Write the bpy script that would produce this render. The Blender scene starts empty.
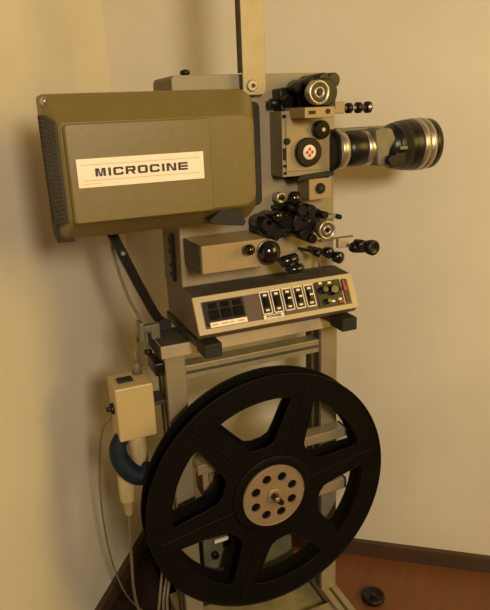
import bpy, bmesh, math, random
from mathutils import Vector, Matrix
random.seed(4)
C = bpy.context.scene.collection
S = bpy.context.scene
PI = math.pi

# ------------------------------------------------------------ camera
cam_d = bpy.data.cameras.new('camera')
cam = bpy.data.objects.new('camera', cam_d); C.objects.link(cam); S.camera = cam
cam_d.sensor_fit = 'VERTICAL'; cam_d.sensor_height = 24.0; cam_d.lens = 608.278 * 24 / 610
cam_d.clip_start = 0.02
_r = Vector((0.91857, -0.39320, -0.04025)); _u = Vector((0.15469, 0.26393, 0.95205)); _f = Vector((0.36372, 0.88076, -0.30327))
M4 = Matrix(((_r.x, _u.x, -_f.x, -0.3184), (_r.y, _u.y, -_f.y, -0.6946), (_r.z, _u.z, -_f.z, 0.8350), (0, 0, 0, 1)))
cam.matrix_world = M4

# ------------------------------------------------------------ world and lights
w = bpy.data.worlds.new('world'); S.world = w; w.use_nodes = True
w.node_tree.nodes['Background'].inputs[0].default_value = (1.0, 0.62, 0.22, 1)
w.node_tree.nodes['Background'].inputs[1].default_value = 0.16
def area(name, loc, target, size, power, col):
    d = bpy.data.lights.new(name, 'AREA'); d.shape = 'DISK'; d.size = size; d.energy = power; d.color = col
    o = bpy.data.objects.new(name, d); C.objects.link(o); o.location = loc
    o.rotation_euler = (Vector(target) - Vector(loc)).to_track_quat('-Z', 'Y').to_euler()
    return o
area('room_lamp', (-0.13, -1.52, 1.14), (0.0, 0.1, 0.6), 0.32, 17.0, (1.0, 0.86, 0.63))
area('fill_light', (1.15, -1.25, 1.15), (-0.3, 0.1, 0.4), 0.8, 13.5, (1.0, 0.68, 0.12))  # added fill to brighten the left wall, not a visible lamp
S.view_settings.view_transform = 'Standard'; S.view_settings.look = 'None'
S.view_settings.gamma = 1.0; S.view_settings.exposure = 0.0; S.view_settings.use_curve_mapping = False

Z0 = 0.30      # height of the reel centre above the floor

# ------------------------------------------------------------ materials
def mat(name, col, rough=0.5, metal=0.0, noise=0.0, nscale=40, bump=0.0, coat=0.0, spec=0.5):
    m = bpy.data.materials.new(name); m.use_nodes = True
    nt = m.node_tree; b = nt.nodes['Principled BSDF']
    b.inputs['Base Color'].default_value = (*col, 1); b.inputs['Roughness'].default_value = rough
    b.inputs['Metallic'].default_value = metal; b.inputs['Coat Weight'].default_value = coat
    b.inputs['Specular IOR Level'].default_value = spec
    if noise or bump:
        tc = nt.nodes.new('ShaderNodeTexCoord'); n = nt.nodes.new('ShaderNodeTexNoise')
        n.inputs['Scale'].default_value = nscale; n.inputs['Detail'].default_value = 5
        nt.links.new(tc.outputs['Object'], n.inputs['Vector'])
        if noise:
            r = nt.nodes.new('ShaderNodeValToRGB')
            r.color_ramp.elements[0].color = (*[c * (1 - noise) for c in col], 1)
            r.color_ramp.elements[1].color = (*[min(1, c * (1 + noise)) for c in col], 1)
            r.color_ramp.elements[0].position = .3; r.color_ramp.elements[1].position = .7
            nt.links.new(n.outputs['Fac'], r.inputs['Fac']); nt.links.new(r.outputs['Color'], b.inputs['Base Color'])
        if bump:
            bp = nt.nodes.new('ShaderNodeBump'); bp.inputs['Strength'].default_value = bump
            bp.inputs['Distance'].default_value = 0.001
            nt.links.new(n.outputs['Fac'], bp.inputs['Height']); nt.links.new(bp.outputs['Normal'], b.inputs['Normal'])
    return m
M = {}
M['wall'] = mat('painted_wall', (0.67, 0.60, 0.485), 0.85, noise=.05, nscale=6, bump=.25)
M['olive'] = mat('olive_hammered_paint', (0.165, 0.118, 0.030), 0.42, noise=.05, nscale=120, bump=.15)
M['beige'] = mat('beige_enamel', (0.27, 0.215, 0.135), 0.45, noise=.05, nscale=60)
M['beige2'] = mat('pale_enamel', (0.33, 0.235, 0.12), 0.4, noise=.04, nscale=60)
M['black'] = mat('black_plastic', (0.007, 0.006, 0.006), 0.33, spec=.35, noise=.3, nscale=80)
M['reel'] = mat('black_reel_enamel', (0.004, 0.0032, 0.0028), 0.5, spec=.12, noise=.2, nscale=30, bump=.05)
M['gloss'] = mat('black_gloss', (0.006, 0.005, 0.005), 0.14, noise=.2, nscale=30)
M['rubber'] = mat('dark_rubber', (0.020, 0.018, 0.014), 0.65, spec=.3, noise=.2, nscale=80)
M['steel'] = mat('brushed_steel', (0.44, 0.39, 0.31), 0.33, 0.85, noise=.08, nscale=80)
M['alu'] = mat('anodised_aluminium', (0.36, 0.30, 0.20), 0.42, 0.45, noise=.06, nscale=50)
M['hub'] = mat('hub_aluminium', (0.31, 0.225, 0.135), 0.45, 0.35, noise=.08, nscale=60)
M['groove'] = mat('dark_groove', (0.05, 0.042, 0.03), 0.7, noise=.2, nscale=60)
M['panel'] = mat('aubergine_panel', (0.075, 0.045, 0.038), 0.45, noise=.1, nscale=60)
M['label'] = mat('silver_label', (0.86, 0.74, 0.58), 0.5, 0.0, noise=.04, nscale=40)
M['ink'] = mat('black_ink', (0.03, 0.022, 0.015), 0.6, noise=.1)
M['redink'] = mat('red_ink', (0.45, 0.03, 0.03), 0.5, noise=.1)
M['redline'] = mat('brown_rule', (0.42, 0.27, 0.17), 0.6, noise=.1)
M['white'] = mat('ivory_plastic', (0.48, 0.37, 0.18), 0.4, noise=.04, nscale=40)
M['blue'] = mat('dark_blue_sleeve', (0.006, 0.013, 0.026), 0.65, spec=.2, noise=.35, nscale=50, bump=.5)
M['cable'] = mat('grey_cable', (0.17, 0.135, 0.075), 0.5, noise=.1, nscale=60)
M['plywood'] = mat('base_board', (0.24, 0.20, 0.10), 0.6, noise=.3, nscale=25)
M['base'] = mat('dark_skirting', (0.060, 0.030, 0.018), 0.5, noise=.2, nscale=20)
M['greymotor'] = mat('grey_green_casting', (0.13, 0.125, 0.07), 0.5, noise=.15, nscale=50)
M['lensglass'] = mat('lens_glass', (0.03, 0.025, 0.035), 0.05, noise=.1)
M['purple'] = mat('purple_tag', (0.12, 0.05, 0.10), 0.4, noise=.1)

def floor_mat():
    m = bpy.data.materials.new('red_brown_parquet'); m.use_nodes = True; nt = m.node_tree; b = nt.nodes['Principled BSDF']
    tc = nt.nodes.new('ShaderNodeTexCoord'); mp = nt.nodes.new('ShaderNodeMapping')
    mp.inputs['Rotation'].default_value = (0, 0, math.radians(-37.9)); nt.links.new(tc.outputs['Object'], mp.inputs['Vector'])
    br = nt.nodes.new('ShaderNodeTexBrick'); br.inputs['Scale'].default_value = 1.0
    br.inputs['Brick Width'].default_value = .42; br.inputs['Row Height'].default_value = .07
    br.inputs['Mortar Size'].default_value = .0008; br.inputs['Mortar'].default_value = (.165, .058, .022, 1)
    br.inputs['Color1'].default_value = (.215, .078, .026, 1); br.inputs['Color2'].default_value = (.200, .072, .024, 1)
    nt.links.new(mp.outputs[0], br.inputs['Vector'])
    n = nt.nodes.new('ShaderNodeTexNoise'); n.inputs['Scale'].default_value = 9; n.inputs['Detail'].default_value = 8
    mp2 = nt.nodes.new('ShaderNodeMapping'); mp2.inputs['Scale'].default_value = (1, 7, 1)
    nt.links.new(mp.outputs[0], mp2.inputs['Vector']); nt.links.new(mp2.outputs[0], n.inputs['Vector'])
    mx = nt.nodes.new('ShaderNodeMix'); mx.data_type = 'RGBA'; mx.blend_type = 'MULTIPLY'; mx.inputs[0].default_value = .55
    nt.links.new(br.outputs['Color'], mx.inputs[6]); nt.links.new(n.outputs['Color'], mx.inputs[7])
    nt.links.new(mx.outputs[2], b.inputs['Base Color']); b.inputs['Roughness'].default_value = .38
    return m
M['floor'] = floor_mat()
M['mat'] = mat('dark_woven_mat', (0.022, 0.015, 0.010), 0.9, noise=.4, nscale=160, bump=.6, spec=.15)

def grille_mat():      # a perforated sheet: regular holes
    m = bpy.data.materials.new('perforated_grille'); m.use_nodes = True; nt = m.node_tree; b = nt.nodes['Principled BSDF']
    b.inputs['Base Color'].default_value = (.02, .018, .015, 1); b.inputs['Roughness'].default_value = .6
    return m
M['grille'] = grille_mat()
M['shade_brown'] = mat('shaded_side_brown', (0.12, 0.082, 0.042), 0.5, noise=.06, nscale=60)  # shade of the body and console sides put into the colour
M['frame'] = mat('lit_bezel', (0.46, 0.36, 0.22), 0.42, noise=.05, nscale=60)  # paler tone, the bezel's brighter lighting put into the colour
M['meshwire'] = mat('dull_wire', (0.10, 0.085, 0.05), 0.6, noise=.1)
M['castgrey'] = mat('grey_cast_alloy', (0.17, 0.15, 0.10), 0.5, 0.2, noise=.15, nscale=60)

# ------------------------------------------------------------ mesh helpers
AX = {'X': Matrix.Rotation(PI / 2, 3, 'Y'), 'Y': Matrix.Rotation(PI / 2, 3, 'X'), 'Z': Matrix.Identity(3)}
class MB:
    def __init__(s): s.v = []; s.f = []; s.mi = []; s.sm = []; s.mats = []
    def add(s, vs, fs, m, smooth=False):
        if m not in s.mats: s.mats.append(m)
        k = s.mats.index(m); n = len(s.v); s.v += [tuple(v) for v in vs]
        for f in fs: s.f.append([n + i for i in f]); s.mi.append(k); s.sm.append(smooth)
        return s
    def box(s, x0, x1, y0, y1, z0, z1, m, bev=0.0):
        bm = bmesh.new(); bmesh.ops.create_cube(bm, size=1)
        for v in bm.verts: v.co = Vector(((x0 + x1) / 2 + v.co.x * (x1 - x0), (y0 + y1) / 2 + v.co.y * (y1 - y0), (z0 + z1) / 2 + v.co.z * (z1 - z0)))
        if bev: bmesh.ops.bevel(bm, geom=bm.edges[:], offset=bev, segments=2, affect='EDGES', profile=.5)
        return s._bm(bm, m)
    def _bm(s, bm, m, smooth=False):
        bm.verts.index_update(); s.add([v.co[:] for v in bm.verts], [[v.index for v in f.verts] for f in bm.faces], m, smooth); bm.free(); return s
    def lathe(s, c, ax, prof, m, n=40, smooth=True):
        # prof: (distance along the axis, radius); ax is a direction vector or letter
        d = {'X': Vector((1, 0, 0)), 'Y': Vector((0, 1, 0)), 'Z': Vector((0, 0, 1))}.get(ax) if isinstance(ax, str) else Vector(ax).normalized()
        a = d.orthogonal().normalized(); b = d.cross(a); c = Vector(c)
        vs = []; fs = []; k = len(prof)
        for t, r in prof:
            for i in range(n):
                q = 2 * PI * i / n; vs.append(c + d * t + (a * math.cos(q) + b * math.sin(q)) * r)
        for j in range(k - 1):
            for i in range(n):
                i2 = (i + 1) % n; fs.append([j * n + i, j * n + i2, (j + 1) * n + i2, (j + 1) * n + i])
        s.add(vs, fs, m, smooth)
        if prof[0][1] > 1e-6: s.add([vs[i] for i in range(n)], [list(range(n))[::-1]], m)
        if prof[-1][1] > 1e-6: s.add([vs[(k - 1) * n + i] for i in range(n)], [list(range(n))], m)
        return s
    def cyl(s, c, ax, r, h, m, bev=0.0, n=32):
        if bev: p = [(-h / 2, r - bev), (-h / 2 + bev, r), (h / 2 - bev, r), (h / 2, r - bev)]
        else: p = [(-h / 2, r), (h / 2, r)]
        return s.lathe(c, ax, p, m, n, smooth=True)
    def ball(s, c, r, m, n=20):
        return s.lathe(c, 'Y', [(-r * math.cos(PI * i / n), r * math.sin(PI * i / n)) for i in range(n + 1)], m, 28)
    def tube(s, pts, r, m, n=10, sub=6):
        P = [Vector(p) for p in pts]; Q = []
        for i in range(len(P) - 1):
            p0 = P[max(0, i - 1)]; p1 = P[i]; p2 = P[i + 1]; p3 = P[min(len(P) - 1, i + 2)]
            for k in range(sub):
                t = k / sub
                Q.append(.5 * ((2 * p1) + (p2 - p0) * t + (2 * p0 - 5 * p1 + 4 * p2 - p3) * t * t + (3 * p1 - p0 - 3 * p2 + p3) * t ** 3))
        Q.append(P[-1]); vs = []; fs = []; a = None
        for i, q in enumerate(Q):
            d = (Q[min(i + 1, len(Q) - 1)] - Q[max(i - 1, 0)]).normalized()
            a = d.orthogonal().normalized() if a is None else (a - d * a.dot(d)).normalized()
            b = d.cross(a); rr = r(i / (len(Q) - 1)) if callable(r) else r
            for k in range(n):
                g = 2 * PI * k / n; vs.append(q + (a * math.cos(g) + b * math.sin(g)) * rr)
        for i in range(len(Q) - 1):
            for k in range(n):
                k2 = (k + 1) % n; fs.append([i * n + k, i * n + k2, (i + 1) * n + k2, (i + 1) * n + k])
        fs.append(list(range(n))[::-1]); fs.append([(len(Q) - 1) * n + k for k in range(n)])
        return s.add(vs, fs, m, True)
    def prism(s, poly, y0, y1, m, plane='XZ', bev=0.0):
        # poly in (x, z) extruded along Y (or (y, z) along X, or (x, y) along Z)
        f3 = {'XZ': lambda a, b, t: (a, t, b), 'YZ': lambda a, b, t: (t, a, b), 'XY': lambda a, b, t: (a, b, t)}[plane]
        bm = bmesh.new(); v0 = [bm.verts.new(f3(a, b, y0)) for a, b in poly]; v1 = [bm.verts.new(f3(a, b, y1)) for a, b in poly]
        n = len(poly); bm.faces.new(v0); bm.faces.new(v1[::-1])
        for i in range(n): bm.faces.new([v0[i], v1[i], v1[(i + 1) % n], v0[(i + 1) % n]])
        bmesh.ops.recalc_face_normals(bm, faces=bm.faces[:])
        if bev: bmesh.ops.bevel(bm, geom=bm.edges[:], offset=bev, segments=2, affect='EDGES', profile=.5)
        return s._bm(bm, m)
    def loft(s, loops, m, cap0=True, cap1=True, smooth=False):
        n = len(loops[0]); vs = [v for l in loops for v in l]; fs = []
        for j in range(len(loops) - 1):
            for i in range(n):
                i2 = (i + 1) % n; fs.append([j * n + i, j * n + i2, (j + 1) * n + i2, (j + 1) * n + i])
        s.add(vs, fs, m, smooth)
        if cap0: s.add(loops[0], [list(range(n))[::-1]], m)
        if cap1: s.add(loops[-1], [list(range(n))], m)
        return s
    def text(s, body, size, width, m, frame, thick=0.0004, bold=0.0):
        # frame: 4x4 taking text space (x right, y up, z out) to the place
        cu = bpy.data.curves.new('t', 'FONT'); cu.body = body; cu.size = size; cu.extrude = thick; cu.align_x = 'CENTER'; cu.align_y = 'CENTER'; cu.offset = bold
        to = bpy.data.objects.new('t', cu); C.objects.link(to); bpy.context.view_layer.update()
        me = bpy.data.meshes.new_from_object(to.evaluated_get(bpy.context.evaluated_depsgraph_get()))
        xs = [v.co.x for v in me.vertices]; k = width / (max(xs) - min(xs))
        vs = [frame @ Vector((v.co.x * k, v.co.y, v.co.z)) for v in me.vertices]
        s.add(vs, [list(p.vertices) for p in me.polygons], m)
        bpy.data.objects.remove(to); bpy.data.meshes.remove(me); bpy.data.curves.remove(cu)
        return s
    def xf(s, mtx):
        s.v = [tuple(mtx @ Vector(v)) for v in s.v]; return s
    def build(s, name, parent=None, label=None, origin=None, zoff=True):
        me = bpy.data.meshes.new(name)
        off = Vector((0, 0, Z0)) if zoff else Vector((0, 0, 0))
        org = Vector((0, 0, 0)) if parent is not None else (Vector(origin) if origin else Vector((0, 0, 0)))
        base = parent
        while base is not None and base.parent is not None: base = base.parent
        bl = Vector(base.location) if base is not None else org
        me.from_pydata([tuple(Vector(v) + off - bl) for v in s.v], [], s.f)
        for mm in s.mats: me.materials.append(M[mm])
        for p, k, sm in zip(me.polygons, s.mi, s.sm): p.material_index = k; p.use_smooth = sm
        bm = bmesh.new(); bm.from_mesh(me); bmesh.ops.remove_doubles(bm, verts=bm.verts, dist=1e-7)
        bmesh.ops.recalc_face_normals(bm, faces=bm.faces); bm.to_mesh(me); bm.free()
        o = bpy.data.objects.new(name, me); C.objects.link(o)
        if parent is not None: o.parent = parent
        else: o.location = org
        if label: o['label'] = label
        return o
def root(name, loc, label, cat, group=None):
    o = bpy.data.objects.new(name, None); C.objects.link(o); o.location = loc; o.empty_display_size = .02
    o['label'] = label; o['category'] = cat
    if group: o['group'] = group
    return o
def tag(o, label, cat, group=None):
    o['label'] = label; o['category'] = cat
    if group: o['group'] = group
    return o
def rrect(x0, x1, z0, z1, r, n=6):
    out = []
    rr = r if isinstance(r, (tuple, list)) else (r,) * 4     # br, tr, tl, bl
    for (cx, cz, a, q) in ((x1 - rr[0], z0 + rr[0], -90, rr[0]), (x1 - rr[1], z1 - rr[1], 0, rr[1]), (x0 + rr[2], z1 - rr[2], 90, rr[2]), (x0 + rr[3], z0 + rr[3], 180, rr[3])):
        for i in range(n + 1):
            t = math.radians(a + 90 * i / n); out.append((cx + q * math.cos(t), cz + q * math.sin(t)))
    return out
def lift(l, y): return [(a, y, b) for a, b in l]

# ------------------------------------------------------------ the room
corner = Vector((-0.0952, 0.4054))
aL = math.radians(53.3); aR = math.radians(-37.3)
uL = Vector((math.cos(aL), math.sin(aL))); uR = Vector((math.cos(aR), math.sin(aR)))
nLo = Vector((-uL.y, uL.x)); nRo = Vector((-uR.y, uR.x))            # outward normals (away from the room)
def slab(p0, u, L, no, t, z0, z1, m, name, ext=0.0):
    a = p0 - u * ext; b = p0 + u * L
    poly = [(a.x, a.y), (b.x, b.y), (b.x + no.x * t, b.y + no.y * t), (a.x + no.x * t, a.y + no.y * t)]
    o = MB().prism(poly, z0, z1, m, 'XY').build(name, zoff=False); o['kind'] = 'structure'; return o
slab(corner, -uL, 3.0, nLo, .08, 0, 2.5, 'wall', 'wall_left')
slab(corner, uR, 3.0, nRo, .08, 0, 2.5, 'wall', 'wall_right', ext=.08)
slab(corner, -uL, 3.0, -nLo, .011, 0, .031, 'base', 'baseboard_left')
slab(corner, uR, 3.0, -nRo, .011, 0, .031, 'base', 'baseboard_right', ext=-.011)
pf = [corner + nLo * .08 + nRo * .08 , corner + uR * 3 + nRo * .08, corner + uR * 3 - uL * 3, corner - uL * 3 + nLo * .08]
o = MB().prism([(p.x, p.y) for p in pf], -.04, 0, 'floor', 'XY').build('floor', zoff=False); o['kind'] = 'structure'

# ------------------------------------------------------------ the stand
st = root('projector_stand', (0.0, 0.08, 0.0), 'aluminium profile stand carrying the projector, two grooved posts on long floor feet', 'stand')
FZ = -.30
def post(x0, gw):
    b = MB(); y0, y1 = .050, .100; x1 = x0 + .028
    g = .0045
    b.box(x0, x1, y0, y1, -.262, .2255, 'alu', .0012)
    # T-slots on the side and the back as dark recess strips with raised lips
    for yc in (.0640, .0880):
        for sx, xx in ((-1, x0), (1, x1)):
            b.box(xx - .0006, xx + .0006, yc - gw, yc + gw, -.258, .2225, 'groove')
    return b.build('post', st)
post(-.131, .0042)
post(.110, .0075)
def foot(x0, y0, y1):
    b = MB().box(x0, x0 + .028, y0, y1, FZ, FZ + .038, 'alu', .0012)
    b.box(x0 + .0115, x0 + .0165, y0 + .003, y1 - .003, FZ + .0375, FZ + .0386, 'groove')
    for xx in (x0, x0 + .028): b.box(xx - .0005, xx + .0005, y0 + .003, y1 - .003, FZ + .015, FZ + .022, 'groove')
    f = b.build('foot', st)
    c = MB().box(x0, x0 + .028, y0 - .004, y0, FZ, FZ + .038, 'rubber', .001).build('end_cap', f)
foot(-.1315, -.24, .16); foot(.113, -.24, .16)
def bar(name, x0, x1, z0, z1, y0=.030, y1=.050, slot=True, cap=False):
    b = MB().box(x0, x1, y0, y1, z0, z1, 'alu', .0008)
    if slot: b.box(x0 + .002, x1 - .002, y0 - .0004, y0 + .0004, (z0 + z1) / 2 - .0022, (z0 + z1) / 2 + .0022, 'groove')
    o = b.build(name, st)
    if cap: MB().box(x1, x1 + .004, y0, y1, z0, z1, 'rubber', .001).build('end_cap', o)
    return o
bar('crossbar', -.103, .110, .183, .203, .055, .080)
bar('crossbar', -.103, .1385, .046, .061, .026, .050, False, True)
bar('crossbar', -.103, .1385, -.048, -.030, .026, .050, False, True)
# top frame: a front crossbar and two short side caps
tb = MB().box(-.1375, .138, .040, .108, .2255, .2430, 'frame', .0012).build('top_bar', st)
MB().box(-.1365, .137, .0415, .107, .2425, .2440, 'groove', .0004).build('dark_top', tb, 'dark layer on top of the bar')  # thin sheet that makes the bar's top face darker
MB().box(-.1400, -.1370, .041, .107, .2265, .2425, 'rubber', .0008).build('end_cap', tb)
# base board between the feet
b = MB().box(-.099, .113, -.06, .13, FZ + .004, FZ + .016, 'plywood', .002)
b.build('base_board', st)
b = MB().box(-.099, .113, .012, .030, FZ + .017, FZ + .032, 'alu', .001).box(-.02, .02, -.05, .0, FZ + .016, FZ + .022, 'greymotor', .002)
b.build('base_bar', st)

# take-up drive behind the reel
td = MB().prism(rrect(-.088, -.030, -.030, .054, .018), .055, .092, 'beige2', bev=.0015)
td.cyl((-.052, .054, .022), 'Y', .028, .008, 'hub', .001, 40).cyl((-.052, .049, .022), 'Y', .010, .006, 'steel', .001)
for a in range(6): td.cyl((-.052 + .019 * math.cos(a * PI / 3), .049, .022 + .019 * math.sin(a * PI / 3)), 'Y', .0022, .003, 'groove')
for (x, z) in ((-.080, .045), (-.038, .045), (-.080, -.020), (-.040, -.02)): td.cyl((x, .0545, z), 'Y', .003, .003, 'ink')
drive = td.build('take_up_drive', st, 'cream metal housing with round drive plate')
# spindle arm of the reel
sp = MB().prism(rrect(-.040, .040, -.045, .055, .012), .052, .060, 'greymotor').cyl((0, .055, 0), 'Y', .005, .05, 'steel').cyl((0, .068, 0), 'Y', .016, .012, 'steel', .001)
sp.build('reel_spindle', st)
# gearbox under it
tg = MB().prism(rrect(-.095, -.024, -.150, -.070, .008), .055, .120, 'greymotor', bev=.002)
tg.box(-.090, -.040, .048, .056, -.084, -.072, 'black', .001)
tg.cyl((-.078, .051, -.118), 'Y', .006, .008, 'black', .001)
tg.box(-.079, -.056, .046, .05, -.093, -.088, 'label', .0005).box(-.064, -.034, .05, .055, -.108, -.097, 'black', .0005)
tg.build('transformer', st, 'grey green transformer box with silver handle strip')
tg = MB().box(-.018, .060, .060, .120, -.205, -.100, 'greymotor', .003)
tg.build('transformer', st, 'plain grey green box low between the posts')
# hand clamp at the top left
cl = MB().box(-.1550, -.139, .074, .086, .2540, .2640, 'castgrey', .0015).box(-.1560, -.1500, .070, .090, .2440, .2700, 'castgrey', .0015)
cl.cyl((-.1460, .080, .240), 'Z', .0018, .032, 'castgrey').cyl((-.1460, .080, .2245), 'Z', .0055, .006, 'black', .001)
cl.box(-.1400, -.1280, .074, .086, .2430, .2640, 'castgrey', .001)
cl.build('hand_clamp', st)
MB().box(-.144, -.1315, .055, .098, .196, .2145, 'black', .002).build('post_clip', st)

# ------------------------------------------------------------ the projector
pj = root('film_projector', (0.01, 0.08, Z0 + .2435), 'olive and beige 16 mm film projector with side lamphouse and long lens, on the stand', 'projector')
# body
body = MB().prism([(-.100, .312), (.128, .312), (.128, .575), (.124, .579), (-.092, .579), (-.095, .575)], .0495, .130, 'shade_brown', bev=.0015)
body.box(-.099, .127, .047, .128, .262, .313, 'shade_brown', .001)
bo = body.build('body', pj)
MB().prism([(-.100, .3185), (.128, .3185), (.128, .576), (.125, .579), (-.092, .579), (-.095, .575)], .045, .0495, 'beige', bev=.001).build('front_plate', bo, 'light beige front plate')
MB().lathe((-.068, .075, .5785), 'Z', [(0, .003), (.002, .003), (.003, .0060), (.006, .0066), (.008, .0045), (.009, 0.0001)], 'black').build('top_knob', bo)
h = MB().box(-.1045, -.100, .072, .083, .320, .385, 'black', .001)
for z in (.330, .343, .362, .376): h.cyl((-.1048, .0775, z), 'X', .003, .002, 'rubber')
h.build('hinge', bo)
# console
def cz(t, n):   # point on the sloping panel: t 0 bottom..1 top, n outwards
    return (-.018 + .021 * t - n * .894, .2725 + .042 * t + n * .447)
def cslab(b, x0, x1, t0, t1, n0, n1, m, bev=0):
    p = [cz(t0, n0), cz(t0, n1), cz(t1, n1), cz(t1, n0)]
    return b.prism(p, x0, x1, m, 'YZ', bev)
cons = MB().prism([(-.018, .2725), (.003, .3145), (.046, .3175), (.046, .2625), (-.010, .2640)], -.1005, .1295, 'shade_brown', 'YZ', .0012)
# darker shelf between panel and plate
cons.prism([(.005, .3146), (.0445, .3173), (.0445, .3181), (.005, .3154)], -.0995, .1285, 'groove', 'YZ')
co = cons.build('console', pj)
b = cslab(MB(), -.1015, .1305, -.02, 1.02, -.0040, .0004, 'frame', .0006); b.build('bezel', co, 'light bezel round the console panel')
b = cslab(MB(), -.092, .1215, .12, .86, -.0005, .0006, 'panel'); fp = b.build('control_panel', co, 'dark brown fascia of the console')
b = cslab(MB(), -.090, -.036, .18, .84, .0006, .003, 'black', .0004)
for i in range(3):
    x = -.085 + i * .0165
    cslab(b, x, x + .0135, .34, .60, .003, .0065, 'gloss', .001); cslab(b, x + .001, x + .0125, .64, .79, .003, .0045, 'gloss', .0006)
b.build('rocker_switch_bank', co, 'three black rocker switches')
def panel_frame(x, t, n=.0036):
    y, z = cz(t, n); ang = math.atan2(.042, .021)
    return Matrix.Translation((x, y, z)) @ Matrix.Rotation(ang, 4, 'X')
b = cslab(MB(), -.086, -.036, .13, .27, .003, .0036, 'label', .0001)
for k, wd in ((0, .009), (1, .012), (2, .007), (3, .010)): cslab(b, -.083 + k * .0115, -.083 + k * .0115 + wd * .8, .185, .215, .0036, .0039, 'redline')
b.build('label_strip', co, 'pale strip below the rocker switches')
b = cslab(MB(), -.0125, .0165, .10, .215, .0006, .0020, 'label', .0001)
b.text('POWER', .0048, .022, 'ink', panel_frame(.002, .157, .0022), .0002, .0002); b.build('label_strip', co, 'pale strip lettered POWER')
for i in range(5):
    x = -.0120 + i * .0163
    b = MB()
    for (a0, a1, t0, t1) in ((0, .014, .235, .265), (0, .014, .85, .88), (0, .0011, .235, .88), (.0129, .014, .235, .88)):
        cslab(b, x + a0, x + a1, t0, t1, .0006, .0014, 'label')
    cslab(b, x + .002, x + .012, .29, .83, .0006, .0022, 'black', .0003)
    cslab(b, x + .0035, x + .0105, .42, .70, .0022, .006, 'gloss', .0008)
    cslab(b, x + .0045, x + .0095, .74, .80, .0022, .0026, 'label')
    if i > 1: cslab(b, x + .0045, x + .0095, .55, .60, .006, .0064, 'label')
    cslab(b, x + .0045, x + .0095, .32, .37, .0022, .0026, 'label')
    b.build('rocker_switch', co)
b = cslab(MB(), .0705, .1080, .16, .90, .0006, .0022, 'black', .0003)
for (x, t, r) in ((.081, .64, .0055), (.095, .60, .0075), (.083, .30, .004)):
    y, z = cz(t, .005); b.lathe((x, y, z), (0, -.894, .447), [(-.004, r), (.004, r * .9), (.005, r * .7)], 'gloss', 20)
for (x, t) in ((.090, .25), (.101, .28), (.076, .82), (.090, .80)): cslab(b, x, x + .005, t, t + .06, .0022, .0027, 'label')
b.build('volume_controls', co)
y, z = cz(.5, .0)
b = cslab(MB(), .1115, .1185, .2, .88, .0006, .0022, 'black', .0003)
cslab(b, .1095, .1102, .14, .9, .0006, .0020, 'label')
b.build('lever_slot', co)
b = cslab(MB(), .1095, .1145, .52, .66, .0022, .008, 'redink', .0008); cslab(b, .1105, .1135, .66, .84, .004, .0065, 'redink', .0005)
cslab(b, .1005, .1085, .20, .26, .0022, .004, 'redink', .0003)
b.build('lever', co, 'red lever at the right end')
# slide rails with end caps under the console
for x0 in (-.101, .098):
    r = MB().box(x0 + .004, x0 + .020, -.014, .150, .2440, .2545, 'groove', .001)
    r.box(x0 + .004, x0 + .007, -.010, .148, .2545, .2565, 'rubber', .0003).box(x0 + .016, x0 + .019, -.010, .148, .2545, .2565, 'rubber', .0003)
    r.box(x0 + .004, x0 + .020, .05, .120, .2565, .2625, 'rubber')
    ro = r.build('mounting_rail', pj)
    e = MB().box(x0 + .003, x0 + .0265, -.024, .010, .2415, .2600, 'rubber', .0015)
    e.build('end_cap', ro)

# lamphouse
lh = MB()
XL, XR, ZB, ZT = -.2530, -.0185, .4085, .5600
L0 = rrect(XL, XR, ZB, ZT, (.020, .016, .004, .006), 6)
L1 = rrect(XL + .0022, XR - .0005, ZB + .002, ZT - .001, (.022, .017, .005, .008), 6)
L2 = rrect(XL + .0085, XR - .018, ZB + .0235, ZT - .026, (.016, .014, .005, .006), 6)
lh.loft([lift(L0, .028), lift(L0, -.010), lift(L1, -.017), lift(L2, -.0585), lift(rrect(XL + .011, XR - .022, ZB + .0265, ZT - .029, (.014, .012, .004, .005), 6), -.0615)], 'olive')
lo = lh.build('lamphouse', pj, 'olive painted housing at the left')
R0 = rrect(-.2405, -.0920, .4335, .5305, .003, 4); R1 = rrect(-.2390, -.0935, .4350, .5290, .003, 4)
MB().loft([lift(R0, -.0605), lift(R0, -.0700), lift(R1, -.0720)], 'olive').build('raised_panel', lo)
# neck joining lamphouse to body, its dark edge standing for the shadow gap
MB().prism(rrect(-.092, .0110, .418, .546, .008), .0285, .046, 'rubber', bev=.001).build('neck_shadow_strip', lo)
# dark corner, perforated side
g = MB()
gx = XL - .0004
def side_y(z): return -.052
g.loft([[(XL - .0008, .0240, .4225), (XL + .0012, .0240, .4225), (XL + .0012, .0240, .5400), (XL - .0008, .0240, .5400)], [(XL - .0006, -.0100, .4225), (XL + .0012, -.0100, .4225), (XL + .0012, -.0100, .5400), (XL - .0006, -.0100, .5400)], [(XL + .0014, -.0165, .4240), (XL + .0034, -.0165, .4240), (XL + .0034, -.0165, .5390), (XL + .0014, -.0165, .5390)], [(XL + .0068, -.0550, .4330), (XL + .0090, -.0550, .4330), (XL + .0090, -.0550, .5320), (XL + .0068, -.0550, .5320)]], 'grille')
gr = g.build('vent_grille', lo, 'black perforated vent')
g = MB()
def gx_at(y): return XL - .0010 if y > -.010 else (XL - .0008 + (-.010 - y) / .0065 * .0020 if y > -.0165 else XL + .0012 + (-.0165 - y) / .0385 * .0054)
def gz(f, y): 
    e = 0 if y > -.0165 else (-.0165 - y) / .0385
    return (.4235 + .0100 * e) * (1 - f) + (.5390 - .0075 * e) * f
ys = [.0225, -.0100, -.0165, -.0540]
for j in range(25):
    f = j / 24
    g.tube([(gx_at(y), y, gz(f, y)) for y in ys], .00042, 'meshwire', 4, 1)
for i in range(11):
    y = .0225 - i * .00765
    g.tube([(gx_at(y), y, gz(0, y)), (gx_at(y), y, gz(1, y))], .00042, 'meshwire', 4, 1)
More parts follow.
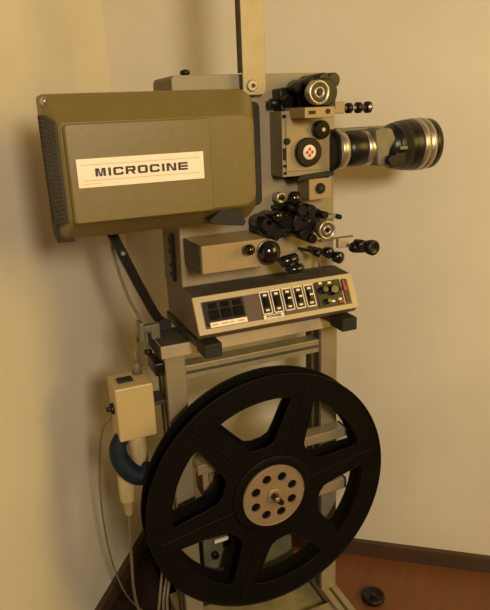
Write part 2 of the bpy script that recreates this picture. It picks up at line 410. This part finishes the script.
g.build('grille_mesh', lo, 'grey grid over the vent')
MB().prism([(XL - .001, .4265), (XL - .001, .407), (XL + .018, .4065), (XL + .006, .4215)], -.016, .026, 'rubber', bev=.0006).build('shaded_corner', lo, 'dark lower corner piece standing for shade')  # shade on the lower left chamfer built as a dark piece
MB().lathe((XL + .004, -.019, .5525), (-.25, -1, .1), [(-.002, .0052), (.002, .005), (.0038, .0035), (.0045, .0001)], 'steel', 20).build('corner_screw', lo, 'shiny corner screw')
# name plate
b = MB().box(-.2330, -.1020, -.0735, -.0715, .4690, .4970, 'label', .0003)
def wide_letters(b, word, x0, x1, z0, h, y0, y1, m):
    # extended square-shouldered capitals built from bars
    wd = {'I': .30}; tot = sum(wd.get(c, 1.0) for c in word) + .22 * (len(word) - 1); k = (x1 - x0) / tot; x = x0; t = h * .235; v = k * .245
    for c in word:
        W_ = wd.get(c, 1.0) * k; X1 = x + W_; zt = z0 + h; q = h * .16
        P = lambda *pp: b.prism(list(pp), y0, y1, m)
        Bx = lambda a0, a1, c0, c1: b.prism([(a0, c0), (a1, c0), (a1, c1), (a0, c1)], y0, y1, m)
        if c == 'I': Bx(x + W_ * .15, x + W_ * .15 + v, z0, zt)
        elif c == 'M':
            Bx(x, x + v, z0, zt); Bx(X1 - v, X1, z0, zt); mx = (x + X1) / 2
            P((x + v * .9, zt), (mx - v * .5, z0), (mx + v * .1, z0), (x + v * 1.5, zt)); P((X1 - v * .9, zt), (X1 - v * 1.5, zt), (mx - v * .1, z0), (mx + v * .5, z0))
        elif c == 'N':
            Bx(x, x + v, z0, zt); Bx(X1 - v, X1, z0, zt); P((x + v * .6, zt), (X1 - v * 1.5, z0), (X1 - v * .6, z0), (x + v * 1.5, zt))
        elif c == 'E':
            Bx(x, x + v, z0, zt)
            for zz in (z0, z0 + (h - t) / 2, zt - t): Bx(x + v, X1, zz, zz + t)
        elif c in 'CO':
            P((x, z0 + q), (x + q, z0), (x + v * 1.05, z0), (x + v * 1.05, zt), (x + q, zt), (x, zt - q))
            if c == 'O':
                P((X1 - v * 1.05, z0), (X1 - q, z0), (X1, z0 + q), (X1, zt - q), (X1 - q, zt), (X1 - v * 1.05, zt)); Bx(x + v, X1 - v, z0, z0 + t); Bx(x + v, X1 - v, zt - t, zt)
            else: 
                P((x + v, z0), (X1 - q, z0), (X1, z0 + q), (X1, z0 + t * 1.5), (X1 - v, z0 + t * 1.5), (X1 - v, z0 + t), (x + v, z0 + t))
                P((x + v, zt), (x + v, zt - t), (X1 - v, zt - t), (X1 - v, zt - t * 1.5), (X1, zt - t * 1.5), (X1, zt - q), (X1 - q, zt))
        elif c == 'R':
            Bx(x, x + v, z0, zt); Bx(x + v, X1 - q, zt - t, zt); zm = z0 + h * .36; Bx(x + v, X1 - q, zm, zm + t)
            P((X1 - v, zm), (X1 - q, zm), (X1, zm + q), (X1, zt - q), (X1 - q, zt), (X1 - v, zt)); P((X1 - v * 1.9, zm), (X1 - v * .9, zm), (X1, z0), (X1 - v * 1.2, z0))
        x = X1 + .22 * k
wide_letters(b, 'MICROCINE', -.2155, -.1200, .4795, .0078, -.0739, -.0734, 'ink')
b.box(-.2280, -.1070, -.07375, -.0734, .49085, .49125, 'redline').box(-.2280, -.1070, -.07375, -.0734, .47560, .47600, 'redline')
b.box(-.2280, -.2100, -.07375, -.0734, .47250, .47280, 'redline')
b.build('name_plate', lo, 'silver plate lettered MICROCINE')
# dark shape standing for the shadow below the lamphouse's right corner
b = MB().loft([lift([(-.0925, .4200), (-.080, .4300), (-.068, .4325), (-.056, .4265), (-.049, .4150), (-.052, .4100), (-.088, .4150)], y) for y in (-.0560, -.0350)], 'rubber')
b.build('shadow_blob', lo, 'dark rounded shape standing for a shadow')

# upper arm bolted to the front plate
b = MB().prism(rrect(-.0090, .0215, .5535, 1.05, (.005, .0, .0, .004), 4), .030, .035, 'alu', bev=.0008)
b.box(-.0100, -.0070, .031, .0448, .5800, 1.05, 'groove', .0004)
am = b.build('reel_arm', pj, 'flat aluminium upright')
MB().cyl((.0020, .029, .5645), 'Y', .0068, .004, 'steel', .0008).cyl((.003, .0268, .5645), 'Y', .0025, .001, 'groove').build('screw', am, 'bright slotted screw')

def disc(c, r, h, m='black', bev=.0008, ax='Y', n=32): return MB().cyl(c, ax, r, h, m, bev, n)
# gate housing on the plate
gh = MB().prism([(.0320, .453), (.0320, .533), (.1065, .536), (.1065, .453)], .0100, .0455, 'beige', bev=.0010)
go = gh.build('gate_housing', pj)
b = MB().prism([(.0365, .4600), (.0375, .5250), (.0495, .5280), (.0565, .5150), (.0765, .5000), (.0945, .5160), (.1050, .5160), (.1050, .4620), (.0945, .4590)], .0080, .0105, 'beige2', bev=.0006)
b.build('gate_door', go)
b = MB().cyl((.0655, .0045, .4826), 'Y', .0178, .009, 'black', .001, 40).lathe((.0650, -.0001, .4826), (0, -1, 0), [(0, .0092), (.0006, .0090), (.0007, .0001)], 'label', 32)
for a in range(4):
    q = a * PI / 2; c0 = (.0650 + .0037 * math.cos(q), .4826 + .0037 * math.sin(q)); s_ = .0026
    b.prism([(c0[0] - s_, c0[1]), (c0[0], c0[1] - s_), (c0[0] + s_, c0[1]), (c0[0], c0[1] + s_)], -.0014, -.0006, 'redink')
b.build('badge_knob', go, 'black knob with red and white emblem')
b = MB().cyl((.0845, .0045, .5090), 'Y', .0115, .010, 'gloss', .002, 36).cyl((.0850, -.0010, .5090), 'Y', .0028, .002, 'steel', .0005)
b.build('inching_knob', go)
for n_, (x, z, r) in enumerate(((.0345, .5270, .0020), (.0380, .4970, .0040), (.0345, .4670, .0018), (.0345, .4580, .0016))):
    MB().cyl((x, .0085, z), 'Y', r, .006, 'black', .0006, 16).build('fixing_screw', go)
MB().prism(rrect(.0328, .0361, .4740, .4890, .0014), .0074, .0120, 'black').build('slot', go)
# dark wedge standing for the shadow under the door
MB().prism([(.058, .4540), (.106, .4570), (.106, .4500), (.050, .4465)], .008, .045, 'rubber', bev=.001).build('door_shadow', go)
# square plate with hole
b = MB().box(.0710, .1040, .012, .0455, .4200, .4475, 'beige2', .0012).cyl((.087, .0112, .4345), 'Y', .0070, .004, 'black', .0006).lathe((.087, .0095, .4345), (0, -1, 0), [(0, .0045), (.0015, .003)], 'rubber', 20)
b.build('sound_lamp_cover', pj, 'pale square cover with a black plug')

# upper sprocket group
b = MB().cyl((.0760, .010, .5530), 'Y', .0165, .066, 'black', .002, 36)
b.box(.058, .108, .014, .045, .530, .5680, 'black', .003)
for (x, z, r) in ((.079, .568, .0075), (.093, .567, .0085), (.063, .564, .006)): b.cyl((x, .012, z), 'Y', r, .05, 'black', .001)
b.box(.096, .106, .004, .045, .532, .568, 'black', .002)
up = b.build('sprocket_shoe', pj, 'black film guide of the upper sprocket')
def roller(c, R, parent, name='sprocket'):
    x, y, z = c
    b = MB().lathe(c, (0, -1, 0), [(-.012, R * .8), (-.004, R), (.004, R), (.005, R * .95), (.005, R * .80), (.0035, R * .74), (.0035, R * .52), (.0055, R * .46), (.0055, R * .34), (.0045, R * .30), (.0045, .0001)], 'steel', 40)
    b.lathe((x, y - .0036, z), (0, -1, 0), [(0, R * .74), (.0003, R * .73), (.0003, R * .53), (0, R * .52)], 'groove', 40)
    b.cyl((x, y - .0046, z), 'Y', R * .22, .003, 'black')
    return b.build(name, parent, 'silver ringed roller')
roller((.0590, -.032, .5525), .0140, up)
b = MB().prism([(.038, .534), (.036, .560), (.050, .562), (.070, .554), (.072, .530), (.060, .522), (.050, .522)], .022, .045, 'black', bev=.002)
b.cyl((.042, .016, .546), 'Y', .0060, .016, 'gloss', .001).cyl((.056, .014, .530), 'Y', .006, .016, 'black', .001)
b.cyl((.033, .030, .543), 'X', .0060, .014, 'black', .001).cyl((.050, .010, .560), 'Y', .006, .02, 'black', .001)
b.build('film_clamp', up)
b = MB().box(.0430, .084, -.030, .0455, .5240, .5365, 'beige2', .001).box(.0480, .0570, -.0310, -.029, .5285, .5325, 'black').cyl((.0740, -.0305, .5310), 'Y', .0028, .003, 'black', .0003)
b.build('sprocket_bracket', up, 'pale bracket')
# focus shaft with small knobs on the right
b = MB().box(.105, .1370, .032, .048, .5270, .5420, 'beige2', .0015).cyl((.156, .036, .5335), 'X', .0030, .040, 'steel')
fo = b.build('framing_shaft', pj)
for k, (x, r, mm) in enumerate(((.1450, .0068, 'black'), (.1600, .0072, 'black'), (.1750, .0076, 'black'))):
    kb = MB().lathe((x, .036, .5335), (1, 0, 0), [(-.0040, r * .55), (-.003, r), (.003, r), (.004, r * .6)], mm, 24)
    if k == 2: kb.lathe((x, .036 - r + .0008, .5335), (0, -1, 0), [(0, .004), (.001, .0036), (.0012, .0001)], 'steel', 20)
    kb.build('shaft_knob', fo)

# lens on its mount, pointing right
LY, LZ = .004, .4825
b = MB().lathe((0, LY + .004, LZ), 'X', [(.0990, .020), (.1005, .0262), (.1035, .0262), (.1045, .024)], 'black', 48)
b.prism([(.1005, LZ - .050), (.1025, LZ - .050), (.1025, LZ + .036), (.1005, LZ + .036)], .014, .044, 'black', bev=.0005)
b.build('lens_flange', pj)
lens = MB().lathe((0, LY, LZ), 'X', [(.100, .020), (.1035, .0238), (.1050, .0246), (.1130, .0246), (.1150, .0225)], 'steel', 48)
lens.lathe((0, LY, LZ), 'X', [(.1145, .0185), (.118, .0212), (.124, .0228), (.140, .0228), (.1440, .0215)], 'black', 48)
lens.lathe((0, LY, LZ), 'X', [(.1430, .0215), (.1440, .0225), (.1530, .0225), (.1560, .0215)], 'steel', 48)
lo_ = lens.build('lens_barrel', pj)
b = MB().box(.1080, .1900, .006, .024, LZ + .0225, LZ + .0265, 'castgrey', .001)
b.build('lens_rail', lo_, 'flat beige bar over the lens')
b = MB().prism([(.1560, LZ - .023), (.1500, LZ + .022), (.158, LZ + .026), (.176, LZ + .024), (.183, LZ + .010), (.174, LZ - .002), (.170, LZ - .022)], -.020, .022, 'castgrey', bev=.003)
b.build('lens_bracket', lo_)
fl = MB().lathe((0, LY, LZ), 'X', [(.171, .013), (.175, .019), (.178, .0235), (.185, .0270), (.188, .0275), (.1885, .0285), (.195, .0305), (.1955, .0298), (.202, .0322), (.2025, .0315), (.210, .0332), (.220, .0338), (.2230, .0332)], 'black', 56)
fo2 = fl.build('focus_ring', lo_)
MB().lathe((0, LY, LZ), 'X', [(.2225, .0325), (.2235, .0345), (.2320, .0345), (.2328, .0330), (.2340, .0330), (.2348, .0348), (.2420, .0342), (.2430, .0320)], 'steel', 56).build('chrome_ring', lo_, 'two polished front rings')
MB().lathe((0, LY, LZ), 'X', [(.2420, .0330), (.2435, .0336), (.2520, .0334), (.2530, .0320), (.2525, .0290), (.2460, .0275)], 'black', 56).lathe((0, LY, LZ), 'X', [(.246, .0274), (.2485, .018), (.2495, .0001)], 'lensglass', 40).build('front_element', lo_)
MB().prism(rrect(.178, .194, LZ - .022, LZ - .007, .002), -.026, -.018, 'black', bev=.001).cyl((.172, -.024, LZ - .016), 'Y', .0075, .012, 'black', .001).box(.184, .1955, -.0275, -.024, LZ - .003, LZ + .0012, 'castgrey', .0005).build('lens_lock', lo_)

# sound drum block on the left of the lower film path
b = MB().box(-.0930, -.006, -.020, .0455, .3495, .3840, 'beige2', .0012)
b.cyl((-.0675, -.0202, .3660), 'Y', .0018, .001, 'redline')
so = b.build('exciter_box', pj, 'pale rectangular box')
MB().box(-.0950, -.0925, -.019, .044, .3500, .3835, 'groove', .0006).build('shaded_end', so, 'dark sheet standing for the shaded end')  # shade on the box's left end put on as a dark sheet
MB().lathe((-.0350, -.020, .3750), (0, -1, 0), [(0, .0040), (.004, .004), (.006, .0062), (.012, .0068), (.015, .0050), (.0165, .0001)], 'gloss', 28).build('ball_knob', so)
b = MB().lathe((-.0060, -.018, .3665), (0, -1, 0), [(-.03, .010), (0, .0165), (.003, .0168), (.004, .0162)], 'steel', 44)
b.lathe((-.0060, -.0215, .3665), (0, -1, 0), [(0, .0158), (.004, .0152), (.009, .0120), (.012, .0068), (.0132, .0001)], 'gloss', 44)
b.build('sound_drum', pj, 'large glossy black domed drum')
# lower film path
b = MB().cyl((.020, .022, .3925), (0, 1, .0), .0165, .040, 'black', .002, 36)
b.cyl((.006, .020, .396), 'Y', .010, .04, 'black', .002).cyl((.028, .012, .400), 'Y', .010, .035, 'gloss', .003)
b.lathe((.0160, -.004, .4070), (0, -1, 0), [(0, .0075), (.003, .0078), (.006, .0055), (.007, .0001)], 'gloss', 28)
b.prism([(-.004, .384), (.004, .394), (.016, .398), (.014, .380), (.002, .378)], .036, .045, 'black', bev=.002)
b.cyl((.002, .028, .3860), 'Y', .0055, .03, 'rubber', .001)
for i in range(7):
    q = i * 2 * PI / 7; b.cyl((.020 + .0150 * math.cos(q), .006, .3925 + .0150 * math.sin(q)), 'Y', .0038, .012, 'black', .0008, 14)
b.build('damping_roller', pj, 'black roller cluster')
b = MB().cyl((.056, .020, .3950), 'Y', .018, .050, 'black', .002, 36)
b.prism([(.044, .412), (.052, .420), (.068, .416), (.084, .408), (.082, .384), (.064, .370), (.048, .374)], .004, .045, 'black', bev=.002)
for (x, z, r) in ((.047, .412, .007), (.060, .412, .0065), (.049, .381, .007), (.062, .374, .006), (.080, .403, .0050)): b.cyl((x, .0, z), 'Y', r, .03, 'black', .0012, 20)
b.cyl((.056, -.007, .400), 'Y', .0045, .01, 'gloss', .001)
ls = b.build('sprocket_shoe', pj, 'black film guide of the lower sprocket')
roller((.0745, -.024, .3865), .0122, ls)
b = MB().box(.0430, .0455, .004, .008, .400, .424, 'steel').lathe((.0440, .006, .4260), (0, -1, 0), [(-.006, .004), (0, .0090), (.006, .0095), (.010, .006), (.0110, .0001)], 'gloss', 28)
b.build('loop_setter_knob', pj)
b = MB().lathe((.0395, .034, .4240), (0, -1, 0), [(-.0115, .007), (0, .0078), (.004, .0078), (.005, .0062), (.003, .0035), (.003, .0001)], 'steel', 28).cyl((.0395, .0295, .4240), 'Y', .0028, .003, 'black')
b.build('guide_roller', pj, 'silver guide roller')
MB().prism(rrect(.030, .056, .4085, .4145, .0025), .030, .045, 'black', bev=.001).build('film_guide', pj)
MB().box(.0405, .0465, .030, .0455, .385, .398, 'purple', .001).build('colour_tag', pj, 'small purple tag')
for x, z, r in ((.0190, .3660, .0016), (.0260, .3660, .0014), (.0320, .3655, .0024)): MB().cyl((x, .0440, z), 'Y', r, .003, 'black').build('fixing_screw', pj)
# T lever
b = MB().cyl((.0275, -.012, .3500), (1, 0, .15), .0075, .024, 'gloss', .002).cyl((.0350, -.016, .3380), (1, 0, 0), .0070, .020, 'gloss', .002)
b.tube([(.027, .044, .344), (.027, .01, .345), (.029, -.012, .346)], .0035, 'black').cyl((.029, -.013, .343), (.3, 0, 1), .006, .016, 'black', .001)
b.build('latch_lever', pj)
# knobs at lower right
for c, r, mm in (((.0780, .006, .3500), .0050, 'black'), ((.0920, .000, .3500), .0078, 'gloss'), ((.1040, -.006, .3430), .0082, 'gloss')):
    MB().lathe(c, (0.15, -1, 0), [(-.046 + (0.006 - c[1]), r * .4), (-.006, r * .45), (-.005, r * .9), (.004, r), (.006, r * .7), (.007, .0001)], mm, 24).build('control_knob', pj)
MB().cyl((.0905, .020, .3355), 'Z', .0014, .036, 'steel').build('pin', pj)
MB().box(.100, .118, .020, .046, .3905, .3960, 'beige', .001).cyl((.1190, .019, .3930), 'Y', .0035, .012, 'black', .0008).build('film_peg', pj)
# thin crank arm and knob on the right
b = MB().box(.100, .152, .030, .036, .3590, .3610, 'castgrey', .0006).box(.127, .1450, .030, .038, .345, .3595, 'frame', .0015)
cr = b.build('tension_arm', pj)
b = MB().lathe((.1410, .016, .3480), (1, -.18, -.03), [(-.004, .005), (0, .0075), (.010, .0085), (.022, .0085), (.024, .006)], 'black', 28)
b.lathe((.1660, .006, .3465), (.1, -1, 0), [(-.010, .007), (-.004, .0105), (.004, .0108), (.0065, .0088), (.0055, .0068), (.0045, .0001)], 'black', 32)
b.cyl((.1480, .010, .3525), (.4, -1, 0), .007, .016, 'gloss', .002)
b.build('knob', cr)

# ------------------------------------------------------------ film reel
rl = root('film_reel', (0, .012, Z0), 'large black film reel with six windows on the stand in front of the posts', 'film reel')
def flange(y0, y1, rot, name, hubr):
    R = .1875; N = 216; P = 0
    bm = bmesh.new()
    outer = [(R * math.cos(2 * PI * i / N), R * math.sin(2 * PI * i / N)) for i in range(N)]
    loops = [outer]
    for k in range(6):
        c = math.radians(rot + 60 * k); pts = []
        ro, ri = .1535, .0800
        raw = []
        for i in range(13): a = math.radians(-23 + 46 * i / 12); raw.append((ro, a))
        raw += [(.130, math.radians(21.0)), (.100, math.radians(17.0)), (.086, math.radians(13.5)), (ri, math.radians(6)), (ri, math.radians(-6)), (.086, math.radians(-13.5)), (.100, math.radians(-17.0)), (.130, math.radians(-21.0))]
        raw[0] = (ro - .003, math.radians(-23)); raw[12] = (ro - .003, math.radians(23))
        loops.append([(r * math.cos(c + a), r * math.sin(c + a)) for r, a in raw])
    es = []
    for lp in loops:
        vs = [bm.verts.new((x, y0, z)) for x, z in lp]
        es += [bm.edges.new((vs[i], vs[(i + 1) % len(vs)])) for i in range(len(vs))]
    bmesh.ops.triangle_fill(bm, use_beauty=True, edges=es, normal=(0, -1, 0))
    g = bmesh.ops.extrude_face_region(bm, geom=bm.faces[:])
    for v in [e for e in g['geom'] if isinstance(e, bmesh.types.BMVert)]: v.co.y = y1
    bmesh.ops.recalc_face_normals(bm, faces=bm.faces[:])
    mb = MB(); mb._bm(bm, 'reel')
    # rolled outer rim and raised window lips
    yy = y0 if name == 'front' else y1
    mb.tube([(R * math.cos(2 * PI * i / 96), (y0 + y1) / 2, R * math.sin(2 * PI * i / 96)) for i in range(97)], .0017, 'reel', 8, 1)
    for lp in loops[1:]:
        q = [(x, y0, z) for x, z in lp]; mb.tube(q + [q[0]], .0011, 'reel', 6, 1)
    sgn = -1 if y0 < .01 else 1; yf = y0 if sgn < 0 else y1
    # stiffening ribs along the spokes
    for k in range(6):
        c = math.radians(rot + 30 + 60 * k)
        mb.tube([(r * math.cos(c), yf, r * math.sin(c)) for r in (.060, .10, .150, .176)], .0016, 'reel', 8, 3)
    mb.lathe((0, yf, 0), (0, sgn, 0), [(0, .064), (.0018, .062), (.0018, .052)], 'reel', 64)
    return mb.build('flange', rl)
flange(.000, .0015, 40, 'front', .05)
flange(.0295, .031, 38, 'back', .05)
MB().lathe((0, 0, 0), 'Y', [(.0015, .050), (.0295, .050)], 'reel', 64).build('core', rl)
# hub plate with eight holes
def hubplate():
    bm = bmesh.new(); es = []
    lps = [[(.0490 * math.cos(2 * PI * i / 96), .0490 * math.sin(2 * PI * i / 96)) for i in range(96)]]
    for k in range(8):
        a = math.radians(20 + 45 * k)
        lps.append([(.0315 * math.cos(a) + .0072 * math.cos(2 * PI * i / 20), .0315 * math.sin(a) + .0072 * math.sin(2 * PI * i / 20)) for i in range(20)])
    for lp in lps:
        vs = [bm.verts.new((x, -.0045, z)) for x, z in lp]
        es += [bm.edges.new((vs[i], vs[(i + 1) % len(vs)])) for i in range(len(vs))]
    bmesh.ops.triangle_fill(bm, use_beauty=True, edges=es, normal=(0, -1, 0))
    g = bmesh.ops.extrude_face_region(bm, geom=bm.faces[:])
    for v in [e for e in g['geom'] if isinstance(e, bmesh.types.BMVert)]: v.co.y = -.0010
    bmesh.ops.recalc_face_normals(bm, faces=bm.faces[:])
    mb = MB(); mb._bm(bm, 'hub')
    q = [(.0482 * math.cos(2 * PI * i / 64), -.0045, .0482 * math.sin(2 * PI * i / 64)) for i in range(65)]; mb.tube(q, .0010, 'hub', 6, 1)
    mb.lathe((0, -.0045, 0), (0, -1, 0), [(0, .0120), (.0012, .0115), (.0014, .008)], 'hub', 40)
    mb.cyl((0, -.0005, 0), 'Y', .047, .001, 'reel')
    return mb.build('hub_plate', rl, 'pale metal hub disc with eight round holes')
hp = hubplate()
b = MB().cyl((0, -.010, 0), 'Y', .0038, .014, 'steel', .0008).cyl((0.0, -.0075, 0), 'Y', .006, .002, 'groove')
b.prism([(-.006, .004), (-.002, .008), (.012, -.008), (.010, -.014), (.004, -.011)], -.014, -.009, 'black', bev=.0008)
b.build('spindle_latch', hp, 'small black latch')

# ------------------------------------------------------------ things hung at the left
jb = root('junction_box', (-.185, .082, Z0 + .128), 'ivory junction box with black rocker switch beside the left post', 'electrical box')
b = MB().box(-.2020, -.1500, .052, .105, .1115, .1900, 'white', .002)
b.build('housing', jb)
MB().box(-.1930, -.1720, .070, .086, .1898, .1925, 'rubber', .0008).build('switch', jb)
MB().cyl((-.2040, .078, .152), 'X', .008, .006, 'black', .001).cyl((-.2080, .078, .152), 'X', .0035, .008, 'black', .0004).build('socket', jb)
MB().lathe((-.1610, .094, .1898), 'Z', [(0, .0070), (.012, .0066), (.018, .0042)], 'cable', 24).build('cable_gland', jb)
# bracket tab joining it to the post
MB().box(-.1500, -.1318, .062, .098, .150, .156, 'groove', .001).build('fixing_tab', jb)
# clear tube below
pl = MB().lathe((-.1765, .070, .1117), (0.03, 0, -1), [(0, .0125), (.004, .0128), (.044, .0125), (.047, .0115)], 'white', 32)
pl.box(-.178, -.1765, .0568, .060, .080, .100, 'redline')
pl.build('cable_sleeve', jb, 'ivory cylindrical sleeve')
tag(MB().tube([(-.1960, .070, .1110), (-.2040, .066, .098), (-.2030, .062, .080), (-.1940, .056, .064), (-.1820, .050, .0555), (-.1710, .047, .0590), (-.1650, .047, .070)],
    lambda t: .0100 + .0035 * math.sin(PI * t), 'blue', 20, 8).build('cable_sling', origin=(-.18, .07, Z0 + .06)), 'dark blue padded loop slung under the ivory junction box', 'cable wrap')
b = MB().lathe((-.1955, .080, .0450), (-.02, 0, -1), [(0, .0110), (.002, .0118), (.040, .0114), (.044, .0105), (.046, .0075), (.066, .0062), (.069, .0036)], 'white', 32)
cn = b.build('inline_connector', origin=(-.184, .08, Z0)); tag(cn, 'long ivory cable connector hanging below the dark blue loop', 'connector')
ld = MB().tube([(-.1969, .080, -.0235), (-.199, .084, -.070), (-.200, .090, -.120), (-.200, .100, -.175), (-.194, .105, -.225), (-.175, .100, -.262), (-.158, .090, -.2850), (-.1430, .080, -.2950)], .0023, 'cable', 10).build('connector_lead', cn)
tag(MB().tube([(-.161, .094, .2080), (-.1595, .098, .222), (-.150, .112, .240), (-.1450, .1225, .260), (-.157, .1230, .293), (-.1670, .1230, .335), (-.1720, .1230, .380), (-.155, .1230, .420), (-.125, .122, .440), (-.1010, .120, .445)], .0022, 'cable', 10).build('power_cable', origin=(-.16, .1, Z0 + .23)), 'thin pale cable curving up from the ivory junction box to the lamphouse', 'cable')
tag(MB().tube([(-.2030, .098, .130), (-.216, .118, .100), (-.224, .145, .02), (-.226, .16, -.08), (-.218, .170, -.18), (-.200, .168, -.250), (-.170, .160, -.2900), (-.1390, .150, -.2960)], .0015, 'cable', 10).build('power_cable', origin=(-.22, .14, Z0 - .29)), 'pale cable drooping along the left wall from the junction box to the floor', 'cable')
# black arm going up to the lamphouse
b = MB()
def strap(b, pts, w, th, m):
    for (p, q) in zip(pts[:-1], pts[1:]):
        p = Vector(p); q = Vector(q); d = (q - p).normalized(); s_ = Vector((d.z, 0, -d.x)).normalized() ; y = Vector((0, 1, 0))
        vs = []
        for c in (p, q):
            ww = w
            for a, e in ((-1, -1), (1, -1), (1, 1), (-1, 1)): vs.append(c + s_ * a * ww / 2 + y * e * th / 2)
        b.add(vs, [[0, 1, 2, 3], [7, 6, 5, 4], [0, 4, 5, 1], [1, 5, 6, 2], [2, 6, 7, 3], [3, 7, 4, 0]], m)
    return b
strap(b, [(-.1735, .105, .388), (-.1580, .105, .348), (-.1450, .105, .314), (-.1290, .105, .2755), (-.116, .105, .250)], .0125, .012, 'black')
b.cyl((-.1735, .105, .390), 'Y', .0075, .013, 'black', .001).cyl((-.1735, .0975, .390), 'Y', .004, .003, 'gloss', .0005)
b.cyl((-.1630, .0975, .362), 'Y', .003, .004, 'steel', .0005)
b.prism([(-.128, .244), (-.106, .244), (-.104, .254), (-.114, .262), (-.126, .256)], .098, .112, 'rubber', bev=.001)
aro = b.build('folding_arm', origin=(-.12, .105, Z0 + .244)); tag(aro, 'black folding arm rising diagonally from the stand top towards the lamphouse', 'arm')
# clear tubing at the foot of the left post
for k, (dx, dy) in enumerate(((0, 0), (-.010, .004), (.008, -.006))):
    t = tag(MB().tube([(-.1400 + (k == 1) * -.006 + (k == 2) * .0045, .1030 + k * .006, -.120), (-.1480 + dx * .6, .085 + dy, -.150 + k * .006), (-.163 + dx * .5, .062 + dy, -.180), (-.166 + dx, .055 + dy, -.225), (-.160 + dx, .045 + dy, -.270), (-.154 + dx * .9, .020 + dy, -.2952)], .0022, 'cable', 8).build('lead_wire', origin=(-.14, .03, 0)),
        ['middle', 'left', 'right'][k] + ' of three thin wires trailing down beside the left post to the floor', 'wire', 'wires at the foot of the left post')

# dark mat by the left wall
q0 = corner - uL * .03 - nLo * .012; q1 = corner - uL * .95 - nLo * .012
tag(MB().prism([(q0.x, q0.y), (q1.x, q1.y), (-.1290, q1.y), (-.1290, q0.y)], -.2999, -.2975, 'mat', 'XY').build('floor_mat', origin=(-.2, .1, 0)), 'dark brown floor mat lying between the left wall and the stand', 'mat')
# lens cap on the floor
b = MB().lathe((.203, .030, -.30), 'Z', [(0, .0175), (.003, .0195), (.008, .0200), (.0105, .0192), (.0105, .0160), (.0092, .0150), (.0092, .0001)], 'black', 48)
b.cyl((.203, .030, -.290), 'Z', .005, .003, 'gloss', .0006)
tag(b.build('lens_cap', origin=(.206, .035, 0)), 'round black lens cap lying on the wood floor right of the stand', 'lens cap')
